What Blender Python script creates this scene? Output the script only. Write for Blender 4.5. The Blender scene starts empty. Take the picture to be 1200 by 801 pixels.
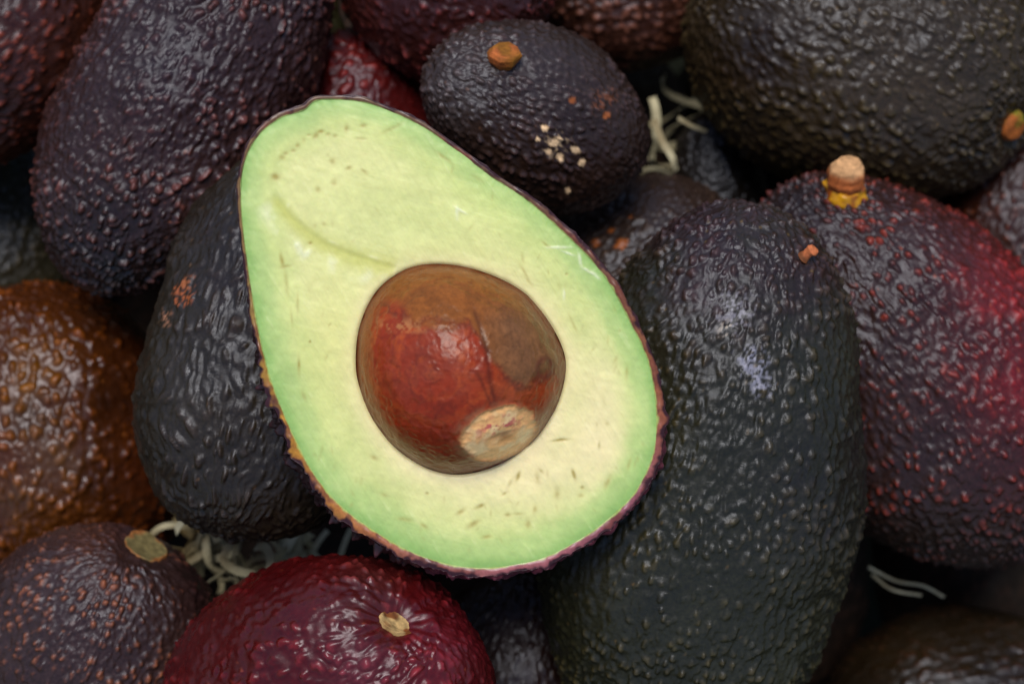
import bpy, math, random
import numpy as np
from mathutils import Vector, Matrix
from mathutils.bvhtree import BVHTree

sc = bpy.context.scene
C = sc.collection
rad = math.radians
MM = 0.001

# ------------------------------------------------------------------ camera, sky, sun, exposure
TILT = rad(15)            # camera looks down, 15 degrees off the vertical
DIST = 0.360              # to the cut face of the half
LENS = 65.0
PXM = 36.0 / LENS / 1200  # metres across per reference pixel, per metre of distance
cam_d = bpy.data.cameras.new('camera'); cam = bpy.data.objects.new('camera', cam_d); C.objects.link(cam)
cam_d.lens = LENS; cam_d.sensor_width = 36; cam_d.clip_start = 0.01; cam_d.clip_end = 100
TARGET = Vector((0, 0, 0.150))
Rc = Matrix.Rotation(TILT, 3, 'X')
look = Rc @ Vector((0, 0, -1))
cam.location = TARGET - look * DIST
cam.rotation_euler = (TILT, 0, 0)
cam_d.dof.use_dof = True; cam_d.dof.focus_distance = DIST + 0.006; cam_d.dof.aperture_fstop = 11.0
sc.camera = cam
SUN_EL, SUN_AZ = rad(77), rad(-18)       # azimuth from +Y, negative = towards -X
world = bpy.data.worlds.new('World'); sc.world = world; world.use_nodes = True
wn = world.node_tree; bgn = wn.nodes['Background']
sky = wn.nodes.new('ShaderNodeTexSky'); sky.sky_type = 'NISHITA'; sky.sun_disc = False
sky.sun_elevation = SUN_EL; sky.sun_rotation = SUN_AZ
sky.air_density = 1.0; sky.dust_density = 1.2; sky.ozone_density = 1.0
wn.links.new(sky.outputs[0], bgn.inputs[0]); bgn.inputs[1].default_value = 0.12
sd = bpy.data.lights.new('sun', 'SUN'); sd.energy = 2.7; sd.angle = rad(28); sd.color = (1.0, 0.93, 0.80)
so = bpy.data.objects.new('sun', sd); C.objects.link(so)
sdir = Vector((math.sin(SUN_AZ) * math.cos(SUN_EL), math.cos(SUN_AZ) * math.cos(SUN_EL), math.sin(SUN_EL)))
so.rotation_euler = sdir.to_track_quat('Z', 'Y').to_euler()
so.location = (0, 0, 1)
sc.view_settings.view_transform = 'Standard'; sc.view_settings.look = 'None'
sc.view_settings.gamma = 1; sc.view_settings.exposure = 0.0
sc.render.engine = 'CYCLES'

Rn = np.array(Rc); CL = np.array(cam.location)
def world_of(px, py, back):
    """metres in the world for a reference pixel, `back` metres behind the focal plane"""
    d = DIST + back
    v = np.array([(px - 600) * PXM * d, -(py - 400.5) * PXM * d, -d])
    return CL + Rn @ v
def px_of(P):
    v = (P - CL) @ Rn
    d = -v[:, 2]
    return v[:, 0] / (PXM * d) + 600, 400.5 - v[:, 1] / (PXM * d)

# ------------------------------------------------------------------ noise in numpy
def _h(i, j, k, s):
    n = (i.astype(np.int64) * 73856093) ^ (j.astype(np.int64) * 19349663) ^ (k.astype(np.int64) * 83492791) ^ np.int64(s * 2654435 + 12345)
    n = (n ^ (n >> 13)) * 1274126177 & 0x7fffffffffff
    n = (n ^ (n >> 16)) * 668265263 & 0x7fffffffffff
    n = n ^ (n >> 15)
    return (n & 0xffffff) / float(0x1000000)
def vnoise(P, scale, seed=0):
    Q = P / scale; I = np.floor(Q).astype(np.int64); F = Q - I
    F = F * F * F * (F * (F * 6 - 15) + 10)
    out = 0
    for a in (0, 1):
        for b in (0, 1):
            for c in (0, 1):
                w = (F[:, 0] if a else 1 - F[:, 0]) * (F[:, 1] if b else 1 - F[:, 1]) * (F[:, 2] if c else 1 - F[:, 2])
                out = out + w * _h(I[:, 0] + a, I[:, 1] + b, I[:, 2] + c, seed)
    return out * 2 - 1
def fbm(P, scale, seed=0, o=3):
    t = 0; a = 1; n = 0
    for i in range(o):
        t = t + a * vnoise(P, scale / 2 ** i, seed + i * 17); n += a; a *= .55
    return t / n
def warts(P, s, seed, rmin=.42, rmax=.66, keep=.96):
    """domed bumps of random size: height 0..1"""
    Q = P / s; I = np.floor(Q).astype(np.int64); best = np.zeros(len(P)); tot = np.zeros(len(P))
    for a in (-1, 0, 1):
        for b in (-1, 0, 1):
            for c in (-1, 0, 1):
                i, j, k = I[:, 0] + a, I[:, 1] + b, I[:, 2] + c
                cx = i + .15 + .7 * _h(i, j, k, seed); cy = j + .15 + .7 * _h(i, j, k, seed + 1); cz = k + .15 + .7 * _h(i, j, k, seed + 2)
                r = rmin + (rmax - rmin) * _h(i, j, k, seed + 3)
                on = _h(i, j, k, seed + 4) < keep
                d2 = ((Q[:, 0] - cx) ** 2 + (Q[:, 1] - cy) ** 2 + (Q[:, 2] - cz) ** 2) / (r * r)
                w = np.clip(1 - d2, 0, 1) ** 1.5 * on * (.55 + .45 * _h(i, j, k, seed + 5))
                best = np.maximum(best, w); tot += w
    return .7 * best + .3 * np.clip(tot, 0, 1.2)
def sm(a, b, x):
    t = np.clip((x - a) / (b - a), 0, 1); return t * t * (3 - 2 * t)
def lin(c):
    c = np.asarray(c, float) / 255
    return np.where(c <= .04045, c / 12.92, ((c + .055) / 1.055) ** 2.4)
def mixc(A, B, t):
    t = np.clip(np.broadcast_to(t, (len(A),)), 0, 1)[:, None]; return A * (1 - t) + np.asarray(B) * t

# ------------------------------------------------------------------ mesh helpers
def mesh_np(name, V, Q, col=None, extra=None, tris=None, smooth=True):
    me = bpy.data.meshes.new(name); nq = len(Q); nt = 0 if tris is None else len(tris)
    me.vertices.add(len(V)); me.vertices.foreach_set('co', np.asarray(V, np.float32).ravel())
    idx = np.asarray(Q, np.int32).ravel()
    if nt: idx = np.concatenate([idx, np.asarray(tris, np.int32).ravel()])
    me.loops.add(len(idx)); me.loops.foreach_set('vertex_index', idx)
    me.polygons.add(nq + nt)
    st = np.arange(nq) * 4
    if nt: st = np.concatenate([st, nq * 4 + np.arange(nt) * 3])
    me.polygons.foreach_set('loop_start', st.astype(np.int32))
    me.update(calc_edges=True); me.validate()
    me.polygons.foreach_set('use_smooth', np.full(len(me.polygons), smooth))
    if col is not None:
        at = me.attributes.new('pigment', 'FLOAT_COLOR', 'POINT')
        c4 = np.ones((len(V), 4), np.float32); c4[:, :3] = np.clip(col, 0, 1); at.data.foreach_set('color', c4.ravel())
    for k, v in (extra or {}).items():
        at = me.attributes.new(k, 'FLOAT', 'POINT'); at.data.foreach_set('value', np.asarray(v, np.float32))
    return me
def grid_faces(nr, nc, wrap=True):
    r = np.arange(nr - 1)[:, None]; c = np.arange(nc if wrap else nc - 1)[None, :]
    c2 = (c + 1) % nc
    return np.stack([r * nc + c, r * nc + c2, (r + 1) * nc + c2, (r + 1) * nc + c], -1).reshape(-1, 4)
def link(name, me, mat, parent, loc=(0, 0, 0)):
    o = bpy.data.objects.new(name, me); C.objects.link(o)
    if mat: me.materials.append(mat)
    if parent: o.parent = parent
    o.location = loc; return o
def thing(name, label, cat, loc, group=None):
    o = bpy.data.objects.new(name, None); C.objects.link(o); o.location = loc; o.empty_display_size = .01
    o['label'] = label; o['category'] = cat
    if group: o['group'] = group
    return o
def grid_normals(P, nr, nc, wrap=True):
    G = P.reshape(nr, nc, 3)
    dr = np.gradient(G, axis=0)
    dc = (np.roll(G, -1, 1) - np.roll(G, 1, 1)) if wrap else np.gradient(G, axis=1)
    N = np.cross(dr, dc); L = np.linalg.norm(N, axis=2, keepdims=True)
    return (N / np.maximum(L, 1e-12)).reshape(-1, 3)

# ------------------------------------------------------------------ materials
def nodes(name):
    m = bpy.data.materials.new(name); m.use_nodes = True
    return m, m.node_tree.nodes, m.node_tree.links, m.node_tree.nodes['Principled BSDF']
def pigment_mat(name, rough=(.3, .5), fine=.35, fine_dist=.00012, scale=900, var=.25, sss=0, sss_r=(.9, .6, .25), coat=0, spec=.5, ior=1.45, tint=(1, 1, 1)):
    m, N, L, B = nodes(name)
    at = N.new('ShaderNodeAttribute'); at.attribute_name = 'pigment'
    tc = N.new('ShaderNodeTexCoord')
    n1 = N.new('ShaderNodeTexNoise'); n1.inputs['Scale'].default_value = scale; n1.inputs['Detail'].default_value = 5; n1.inputs['Roughness'].default_value = .65
    n2 = N.new('ShaderNodeTexNoise'); n2.inputs['Scale'].default_value = scale * .3; n2.inputs['Detail'].default_value = 4
    L.new(tc.outputs['Object'], n1.inputs['Vector']); L.new(tc.outputs['Object'], n2.inputs['Vector'])
    mr = N.new('ShaderNodeMapRange'); mr.inputs['From Min'].default_value = .3; mr.inputs['From Max'].default_value = .7
    mr.inputs['To Min'].default_value = 1 - var; mr.inputs['To Max'].default_value = 1 + var
    L.new(n1.outputs['Fac'], mr.inputs['Value'])
    mu = N.new('ShaderNodeVectorMath'); mu.operation = 'SCALE'
    L.new(at.outputs['Color'], mu.inputs[0]); L.new(mr.outputs[0], mu.inputs['Scale'])
    L.new(mu.outputs[0], B.inputs['Base Color'])
    rr = N.new('ShaderNodeMapRange'); rr.inputs['From Min'].default_value = .3; rr.inputs['From Max'].default_value = .7
    rr.inputs['To Min'].default_value = rough[0]; rr.inputs['To Max'].default_value = rough[1]
    L.new(n2.outputs['Fac'], rr.inputs['Value']); L.new(rr.outputs[0], B.inputs['Roughness'])
    bp = N.new('ShaderNodeBump'); bp.inputs['Strength'].default_value = fine; bp.inputs['Distance'].default_value = fine_dist
    L.new(n1.outputs['Fac'], bp.inputs['Height']); L.new(bp.outputs[0], B.inputs['Normal'])
    B.inputs['Specular IOR Level'].default_value = spec
    B.inputs['IOR'].default_value = ior
    B.inputs['Specular Tint'].default_value = (*tint, 1)
    if sss:
        B.inputs['Subsurface Weight'].default_value = sss; B.inputs['Subsurface Radius'].default_value = sss_r
        B.inputs['Subsurface Scale'].default_value = .003
    if coat:
        B.inputs['Coat Weight'].default_value = coat; B.inputs['Coat Roughness'].default_value = .25
    return m
M_skin = pigment_mat('avocado_skin', rough=(.25, .47), fine=.6, fine_dist=.00022, scale=1300, var=.35, spec=.58, tint=(.76, .82, 1))  # bluish specular tint makes up for sheen the sky light lacks
M_heap = pigment_mat('shadowed_avocado_skin', rough=(.5, .7), spec=.2)
M_smooth = pigment_mat('glossy_avocado_skin', rough=(.22, .40), fine=.4, fine_dist=.00012, scale=900, var=.25, spec=.5, tint=(.85, .85, 1))
M_flesh = pigment_mat('avocado_flesh', rough=(.32, .52), fine=.30, fine_dist=.00012, scale=700, var=.05, sss=.22, spec=.35, coat=.12)
M_pit = pigment_mat('avocado_pit_coat', rough=(.24, .42), fine=.4, fine_dist=.00010, scale=900, var=.15, coat=.15, spec=.4, ior=1.33)
M_stem = pigment_mat('stem_bark', rough=(.6, .8), fine=.7, fine_dist=.0003, scale=900, var=.3, spec=.3)
def wool_mat():
    m, N, L, B = nodes('wood_wool')
    tc = N.new('ShaderNodeTexCoord'); n = N.new('ShaderNodeTexNoise'); n.inputs['Scale'].default_value = 60; n.inputs['Detail'].default_value = 6
    L.new(tc.outputs['Object'], n.inputs['Vector'])
    r = N.new('ShaderNodeValToRGB'); r.color_ramp.elements[0].position = .35; r.color_ramp.elements[1].position = .7
    r.color_ramp.elements[0].color = (*lin((104, 86, 50)), 1); r.color_ramp.elements[1].color = (*lin((222, 216, 184)), 1)
    L.new(n.outputs['Fac'], r.inputs[0]); L.new(r.outputs[0], B.inputs['Base Color']); B.inputs['Roughness'].default_value = .7
    return m
M_wool = wool_mat()
def floor_mat():
    m, N, L, B = nodes('gap_shade_floor')
    tc = N.new('ShaderNodeTexCoord'); n = N.new('ShaderNodeTexNoise'); n.inputs['Scale'].default_value = 40; n.inputs['Detail'].default_value = 6
    L.new(tc.outputs['Object'], n.inputs['Vector'])
    r = N.new('ShaderNodeValToRGB'); r.color_ramp.elements[0].color = (.003, .004, .002, 1); r.color_ramp.elements[1].color = (.010, .011, .006, 1)  # near-black colour stands in for deep shade in the gaps
    L.new(n.outputs['Fac'], r.inputs[0]); L.new(r.outputs[0], B.inputs['Base Color']); B.inputs['Roughness'].default_value = .9; B.inputs['Specular IOR Level'].default_value = .1
    b = N.new('ShaderNodeBump'); b.inputs['Distance'].default_value = .001; L.new(n.outputs['Fac'], b.inputs['Height']); L.new(b.outputs[0], B.inputs['Normal'])
    return m
M_floor = floor_mat()

# ------------------------------------------------------------------ the whole avocados
# centre and half sizes in reference pixels, ang = direction of the stem end in the picture, tip = how far it leans to the viewer
FR = {}
def F(key, **k): FR[key] = k
F('J', c=(823, 570), a=330, b=182, ang=82, tip=12, pear=0.12, back=.030, res=(330, 340), lab='large black-green avocado with bluish scuffs and painted glints, right of the cut half',
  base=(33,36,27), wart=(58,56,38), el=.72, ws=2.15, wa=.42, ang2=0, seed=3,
  patch=[(850, 300, 120, (56, 42, 48), .8), (858, 366, 26, (112, 118, 146), 1.0), (880, 424, 18, (124, 134, 172), 1.15), (892, 450, 14, (124, 134, 172), 1.15), (850, 385, 9, (160, 160, 165), .9), (930, 320, 60, (50, 34, 36), .8), (820, 262, 60, (46, 32, 40), .8), (980, 560, 120, (36, 33, 38), .6)])  # bluish patches mix scuffs with blue sheen painted into the skin colour
F('B', c=(316, 398), a=242, b=142, ang=80, tip=-5, pear=.2, back=.032, res=(220, 280), lab='smooth wrinkled black avocado with an orange scratch, propping the left of the cut half',
  base=(32,29,24), wart=(44,38,34), el=0.4, ws=2.2, wa=0.42, seed=11, warp=1.6,
  patch=[(210, 345, 13, (158, 90, 54), 1.7), (218, 330, 9, (160, 100, 70), 1.5), (192, 372, 8, (150, 112, 98), 1.1), (300, 300, 90, (40, 32, 32), .8)])
F('P', c=(1072, 430), a=268, b=172, ang=130, tip=8, pear=0.16, back=0.04, res=(300, 320), lab='dark avocado blushing crimson on its right flank, with a thick peg stem on top',
  base=(38,26,27), wart=(112,46,38), el=.75, ws=2.25, wa=0.55, seed=21,
  patch=[(1204, 440, 70, (124, 14, 28), .55), (1150, 320, 45, (112, 30, 34), .5), (1180, 350, 50, (124, 28, 36), .5), (930, 230, 60, (44, 38, 46), .7)])
F('H', c=(388, 832), a=216, b=182, ang=46, tip=34, pear=0.18, back=.026, res=(210, 280), lab='glossy wine-red avocado with a dimpled tan scar, bottom edge of the pile',
  base=(56,6,9), wart=(88,20,26), el=0.8, ws=2.5, wa=0.34, seed=31, mat='s', warp=0.45,
  patch=[(420, 785, 50, (110, 50, 72), .5), (430, 690, 40, (86, 40, 46), .7), (520, 745, 50, (128, 40, 60), .6)],
  dimple=[(470, 722, 22, 4.2, .6)])
F('C', c=(219, 112), a=252, b=135, ang=62, tip=0, pear=.12, back=0.044, res=(300, 330), lab='large purple-black pebbly avocado, upper left beside the cut half',
  base=(41,26,28), wart=(92,54,54), el=.85, ws=2.35, wa=0.54, seed=41,
  patch=[(200, 60, 90, (48, 34, 44), .7), (120, 300, 90, (30, 28, 30), .8)])
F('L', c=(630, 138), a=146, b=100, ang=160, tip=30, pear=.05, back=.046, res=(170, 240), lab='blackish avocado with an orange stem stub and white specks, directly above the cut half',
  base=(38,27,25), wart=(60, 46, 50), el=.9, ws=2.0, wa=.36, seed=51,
  patch=[(548, 108, 42, (86, 88, 104), .5), (640, 85, 60, (62, 56, 66), .5), (706, 120, 16, (110, 66, 40), .6), (652, 170, 15, (150, 138, 126), .9)],  # first patch: bluish sheen painted in along with the waxy bloom
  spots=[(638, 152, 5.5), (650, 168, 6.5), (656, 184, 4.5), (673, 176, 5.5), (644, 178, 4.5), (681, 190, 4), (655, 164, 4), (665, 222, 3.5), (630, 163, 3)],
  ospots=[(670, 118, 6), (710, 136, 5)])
F('G', c=(112, 776), a=182, b=160, ang=66, tip=36, pear=.1, back=.032, res=(200, 280), lab='dull brown-purple avocado with a round pale stem scar, bottom left corner',
  base=(44, 32, 36), wart=(116, 74, 60), el=.6, ws=2.0, wa=.42, seed=61,
  patch=[(250, 690, 60, (40, 24, 30), .8), (170, 610, 50, (70, 60, 84), .5), (110, 640, 40, (100, 60, 40), .4)], dimple=[(172, 640, 24, .9, .4)])
F('F', c=(56, 516), a=186, b=160, ang=100, tip=10, pear=.1, back=.050, res=(190, 260), lab='rusty orange-brown avocado with grey patches, left edge of the pile',
  base=(56,28,8), wart=(104,56,16), el=1.0, ws=2.9, wa=0.55, seed=71, mat='s', warp=0.4,
  patch=[(40, 440, 50, (124, 86, 14), .55), (70, 535, 40, (110, 90, 70), .4), (25, 590, 36, (100, 84, 62), .35), (35, 490, 30, (62, 50, 36), .6), (130, 470, 40, (36, 18, 8), .6), (110, 570, 35, (40, 22, 8), .6), (190, 560, 60, (74, 34, 10), .8), (60, 640, 70, (90, 54, 18), .8)])
F('O', c=(1016, 50), a=212, b=184, ang=-28, tip=2, pear=.15, back=0.078, res=(270, 320), lab='large olive-black avocado filling the top right corner',
  base=(43,37,26), wart=(64,58,40), el=.7, ws=2.35, wa=.5, seed=81, dimple=[(1192, 150, 22, 2.2, .4)],
  patch=[(880, 60, 60, (44, 34, 26), .8)])
F('K', c=(744, 362), a=162, b=140, ang=60, tip=0, pear=.05, back=0.04, res=(170, 240), lab='small brown-black avocado with orange flecks, wedged between cut half and black-green avocado',
  base=(38,31,32), wart=(62,52,50), el=.9, ws=1.9, wa=.34, seed=91, ospots=[(728, 286, 7), (716, 269, 4), (738, 255, 3), (698, 284, 5)])
F('T', c=(412, 146), a=104, b=98, ang=82, tip=10, pear=.1, back=0.05, res=(140, 200), lab='crimson avocado with a pale green stalk, peeping out above the cut half',
  base=(62,12,15), wart=(104,36,40), el=.9, ws=2.6, wa=.3, seed=101)
F('M', c=(524, -30), a=122, b=120, ang=150, tip=0, pear=.05, back=.064, res=(140, 220), lab='red-brown pebbly avocado cut by the top edge, above the orange-stubbed one',
  base=(46, 20, 20), wart=(112, 54, 60), el=.9, ws=2.5, wa=.45, seed=111)
F('N', c=(744, -30), a=128, b=104, ang=10, tip=0, pear=.1, back=.062, res=(140, 220), lab='dark brown avocado at the top edge, left of the olive-black one',
  base=(42, 24, 20), wart=(104, 70, 66), el=1.1, ws=2.5, wa=.45, seed=121)
F('D', c=(-22, 20), a=186, b=150, ang=60, tip=0, pear=.05, back=.058, res=(150, 230), lab='rust-brown warty avocado in the top left corner',
  base=(44,20,11), wart=(98,46,34), el=.9, ws=2.3, wa=.42, seed=131)
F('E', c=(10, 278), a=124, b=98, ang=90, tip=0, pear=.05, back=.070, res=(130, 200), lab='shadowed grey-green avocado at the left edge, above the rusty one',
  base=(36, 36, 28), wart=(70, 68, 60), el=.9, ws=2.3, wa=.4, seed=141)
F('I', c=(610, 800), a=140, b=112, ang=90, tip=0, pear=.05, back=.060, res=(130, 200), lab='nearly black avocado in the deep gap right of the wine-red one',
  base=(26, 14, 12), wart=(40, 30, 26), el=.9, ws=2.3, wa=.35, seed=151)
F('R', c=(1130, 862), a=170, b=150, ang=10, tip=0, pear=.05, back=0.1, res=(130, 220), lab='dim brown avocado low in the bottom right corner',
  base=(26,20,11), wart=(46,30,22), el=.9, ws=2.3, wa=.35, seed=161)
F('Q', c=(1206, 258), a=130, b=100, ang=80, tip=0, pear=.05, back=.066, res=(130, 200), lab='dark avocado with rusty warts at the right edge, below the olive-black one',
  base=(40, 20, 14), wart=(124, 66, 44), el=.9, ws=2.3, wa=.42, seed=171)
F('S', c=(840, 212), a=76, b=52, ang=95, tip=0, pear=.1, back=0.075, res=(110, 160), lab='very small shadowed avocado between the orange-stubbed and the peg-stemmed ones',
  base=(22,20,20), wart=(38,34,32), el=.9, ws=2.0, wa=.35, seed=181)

def frame_of(f):
    al, be = rad(f['ang']), rad(f['tip'])
    X = np.array([math.cos(be) * math.cos(al), math.cos(be) * math.sin(al), math.sin(be)])
    Z = np.array([0, 0, 1.]) - X * X[2]; Z /= np.linalg.norm(Z)
    Y = np.cross(Z, X)
    return X, Y, Z
def base_points(f, back, nr, nc):
    X, Y, Z = frame_of(f)
    k = PXM * (DIST + back)
    th = np.linspace(0.0015, math.pi - .0015, nr)[:, None]
    u = (np.arange(nc) / nc * 2 * math.pi)[None, :]
    ph = u - .5 * np.sin(u)
    a, b, p = f['a'] * k, f['b'] * k, f['pear']
    x = a * np.cos(th) * np.ones_like(ph)
    r = b * np.sin(th) ** .94 * (1 - p * (1 + np.cos(th)) * .5 - p * .35 * np.sin(th) ** 2 * np.cos(th)) / (1 - p * .5)
    r = r * np.ones_like(ph)
    P = x[..., None] * X + (.86 * r * np.cos(ph))[..., None] * Z + (r * np.sin(ph))[..., None] * Y
    return P.reshape(-1, 3) @ Rn.T + world_of(*f['c'], back), P.reshape(-1, 3), np.stack([x, r * .86 * np.cos(ph), r * np.sin(ph)], -1).reshape(-1, 3)
def bvh_of(P, nr, nc):
    return BVHTree.FromPolygons([tuple(v) for v in P], grid_faces(nr, nc).tolist())

# ------------------------------------------------------------------ outline of the cut half
def spline(pts, n):
    P = np.array(pts, float); m = len(P); t = np.arange(n) / n * m; i = np.floor(t).astype(int); f = (t - i)[:, None]
    p0, p1, p2, p3 = P[(i - 1) % m], P[i % m], P[(i + 1) % m], P[(i + 2) % m]
    return .5 * (2 * p1 + (p2 - p0) * f + (2 * p0 - 5 * p1 + 4 * p2 - p3) * f ** 2 + (3 * p1 - p0 - 3 * p2 + p3) * f ** 3)
PC = np.array([541., 433.])
def polar(pts, n):
    S = spline(pts, 6000) - PC; an = np.arctan2(-S[:, 1], S[:, 0]) % (2 * math.pi); o = np.argsort(an)
    th = np.arange(n) / n * 2 * math.pi
    return np.interp(th, an[o], np.hypot(S[:, 0], S[:, 1])[o], period=2 * math.pi)
FACE = [(385,118),(420,120),(455,130),(500,152),(540,180),(580,210),(615,232),(650,262),(690,300),(717,335),(741,380),(758,415),(768,455),(771,500),(765,540),(745,580),(715,610),(680,635),(640,655),(600,665),(560,668),(520,662),(480,648),(440,625),(400,595),(370,560),(348,520),(330,480),(316,440),(306,400),(297,350),(290,300),(285,250),(285,210),(292,182),(308,157),(332,139),(357,131),(369,121)]
PIT = [(418,430),(422,385),(440,345),(468,321),(500,311),(540,313),(580,325),(615,345),(643,378),(660,412),(662,440),(652,475),(630,510),(592,540),(548,555),(508,551),(468,528),(440,495),(425,462)]
NC = 1100
TH = np.arange(NC) / NC * 2 * math.pi
RF = polar(FACE, NC); RP = polar(PIT, NC)
CO, SI = np.cos(TH), np.sin(TH)
# local metres of the half: x right, y up in the picture, z out of the cut face
K0 = PXM * DIST
HT = Matrix.Rotation(rad(3.0), 3, 'X') @ Matrix.Rotation(rad(2.0), 3, 'Y')     # the cut face leans a little
HR = Rn @ np.array(HT)
HC = world_of(PC[0], PC[1], 0)
def half_world(L): return L @ HR.T + HC
# thickness of the skin seen round the rim (reference pixels), by direction
def rim_px(th):
    d = np.degrees(th) % 360
    return np.interp(d, [0, 40, 70, 110, 135, 160, 185, 205, 225, 250, 270, 300, 330, 350, 360],
                        [8, 8, 7, 6, 5, 5, 10, 13, 13, 12, 10, 9, 10, 11, 8])
def bulge_px(th):
    d = np.degrees(th) % 360
    return np.interp(d, [0, 40, 70, 120, 150, 180, 215, 250, 270, 300, 330, 360], [5, 2, 1, 1, 1, 5, 13, 18, 15, 15, 14, 5])
def half_body(nr, cols, depth=.026):
    ph = np.linspace(0, math.pi / 2, nr)[:, None]
    r0 = (RF + rim_px(TH))[cols][None, :]; bl = bulge_px(TH)[cols][None, :]
    s = np.cos(ph) ** .75
    r = (r0 * s + bl * np.sin(np.clip(ph * 3.2, 0, math.pi)) * 1.0) * K0
    z = -depth * np.sin(ph) ** 1.1 * np.ones_like(r)
    cx = -35 * K0 * np.sin(ph) ** 2
    return np.stack([r * CO[cols] + cx * .5, r * SI[cols] + .2 * cx, z], -1).reshape(-1, 3)

# ------------------------------------------------------------------ settle the pile: push each fruit back until it only touches the ones in front
cols = np.arange(0, NC, 11)
hb = half_world(half_body(16, cols)); placed = []
placed.append(BVHTree.FromPolygons([tuple(v) for v in hb], grid_faces(16, len(cols)).tolist()))
BACK = {}
for key in ['J', 'B', 'H', 'P', 'K', 'L', 'C', 'T', 'G', 'O', 'F', 'D', 'N', 'M', 'I', 'R', 'Q', 'S', 'E']:
    f = dict(FR[key]); nr, nc = 26, 36
    def test(b):
        g = dict(f); g['a'] *= .90; g['b'] *= .89
        P, _, _ = base_points(g, b, nr, nc)
        t = bvh_of(P, nr, nc)
        return any(t.overlap(q) for q in placed)
    b = f['back']
    while test(b) and b < .16: b += .003
    BACK[key] = b
    P, _, _ = base_points(f, b, nr, nc); placed.append(bvh_of(P * 1.0, nr, nc))
print('BACK', {k: round(v * 1000) for k, v in BACK.items()})

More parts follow.
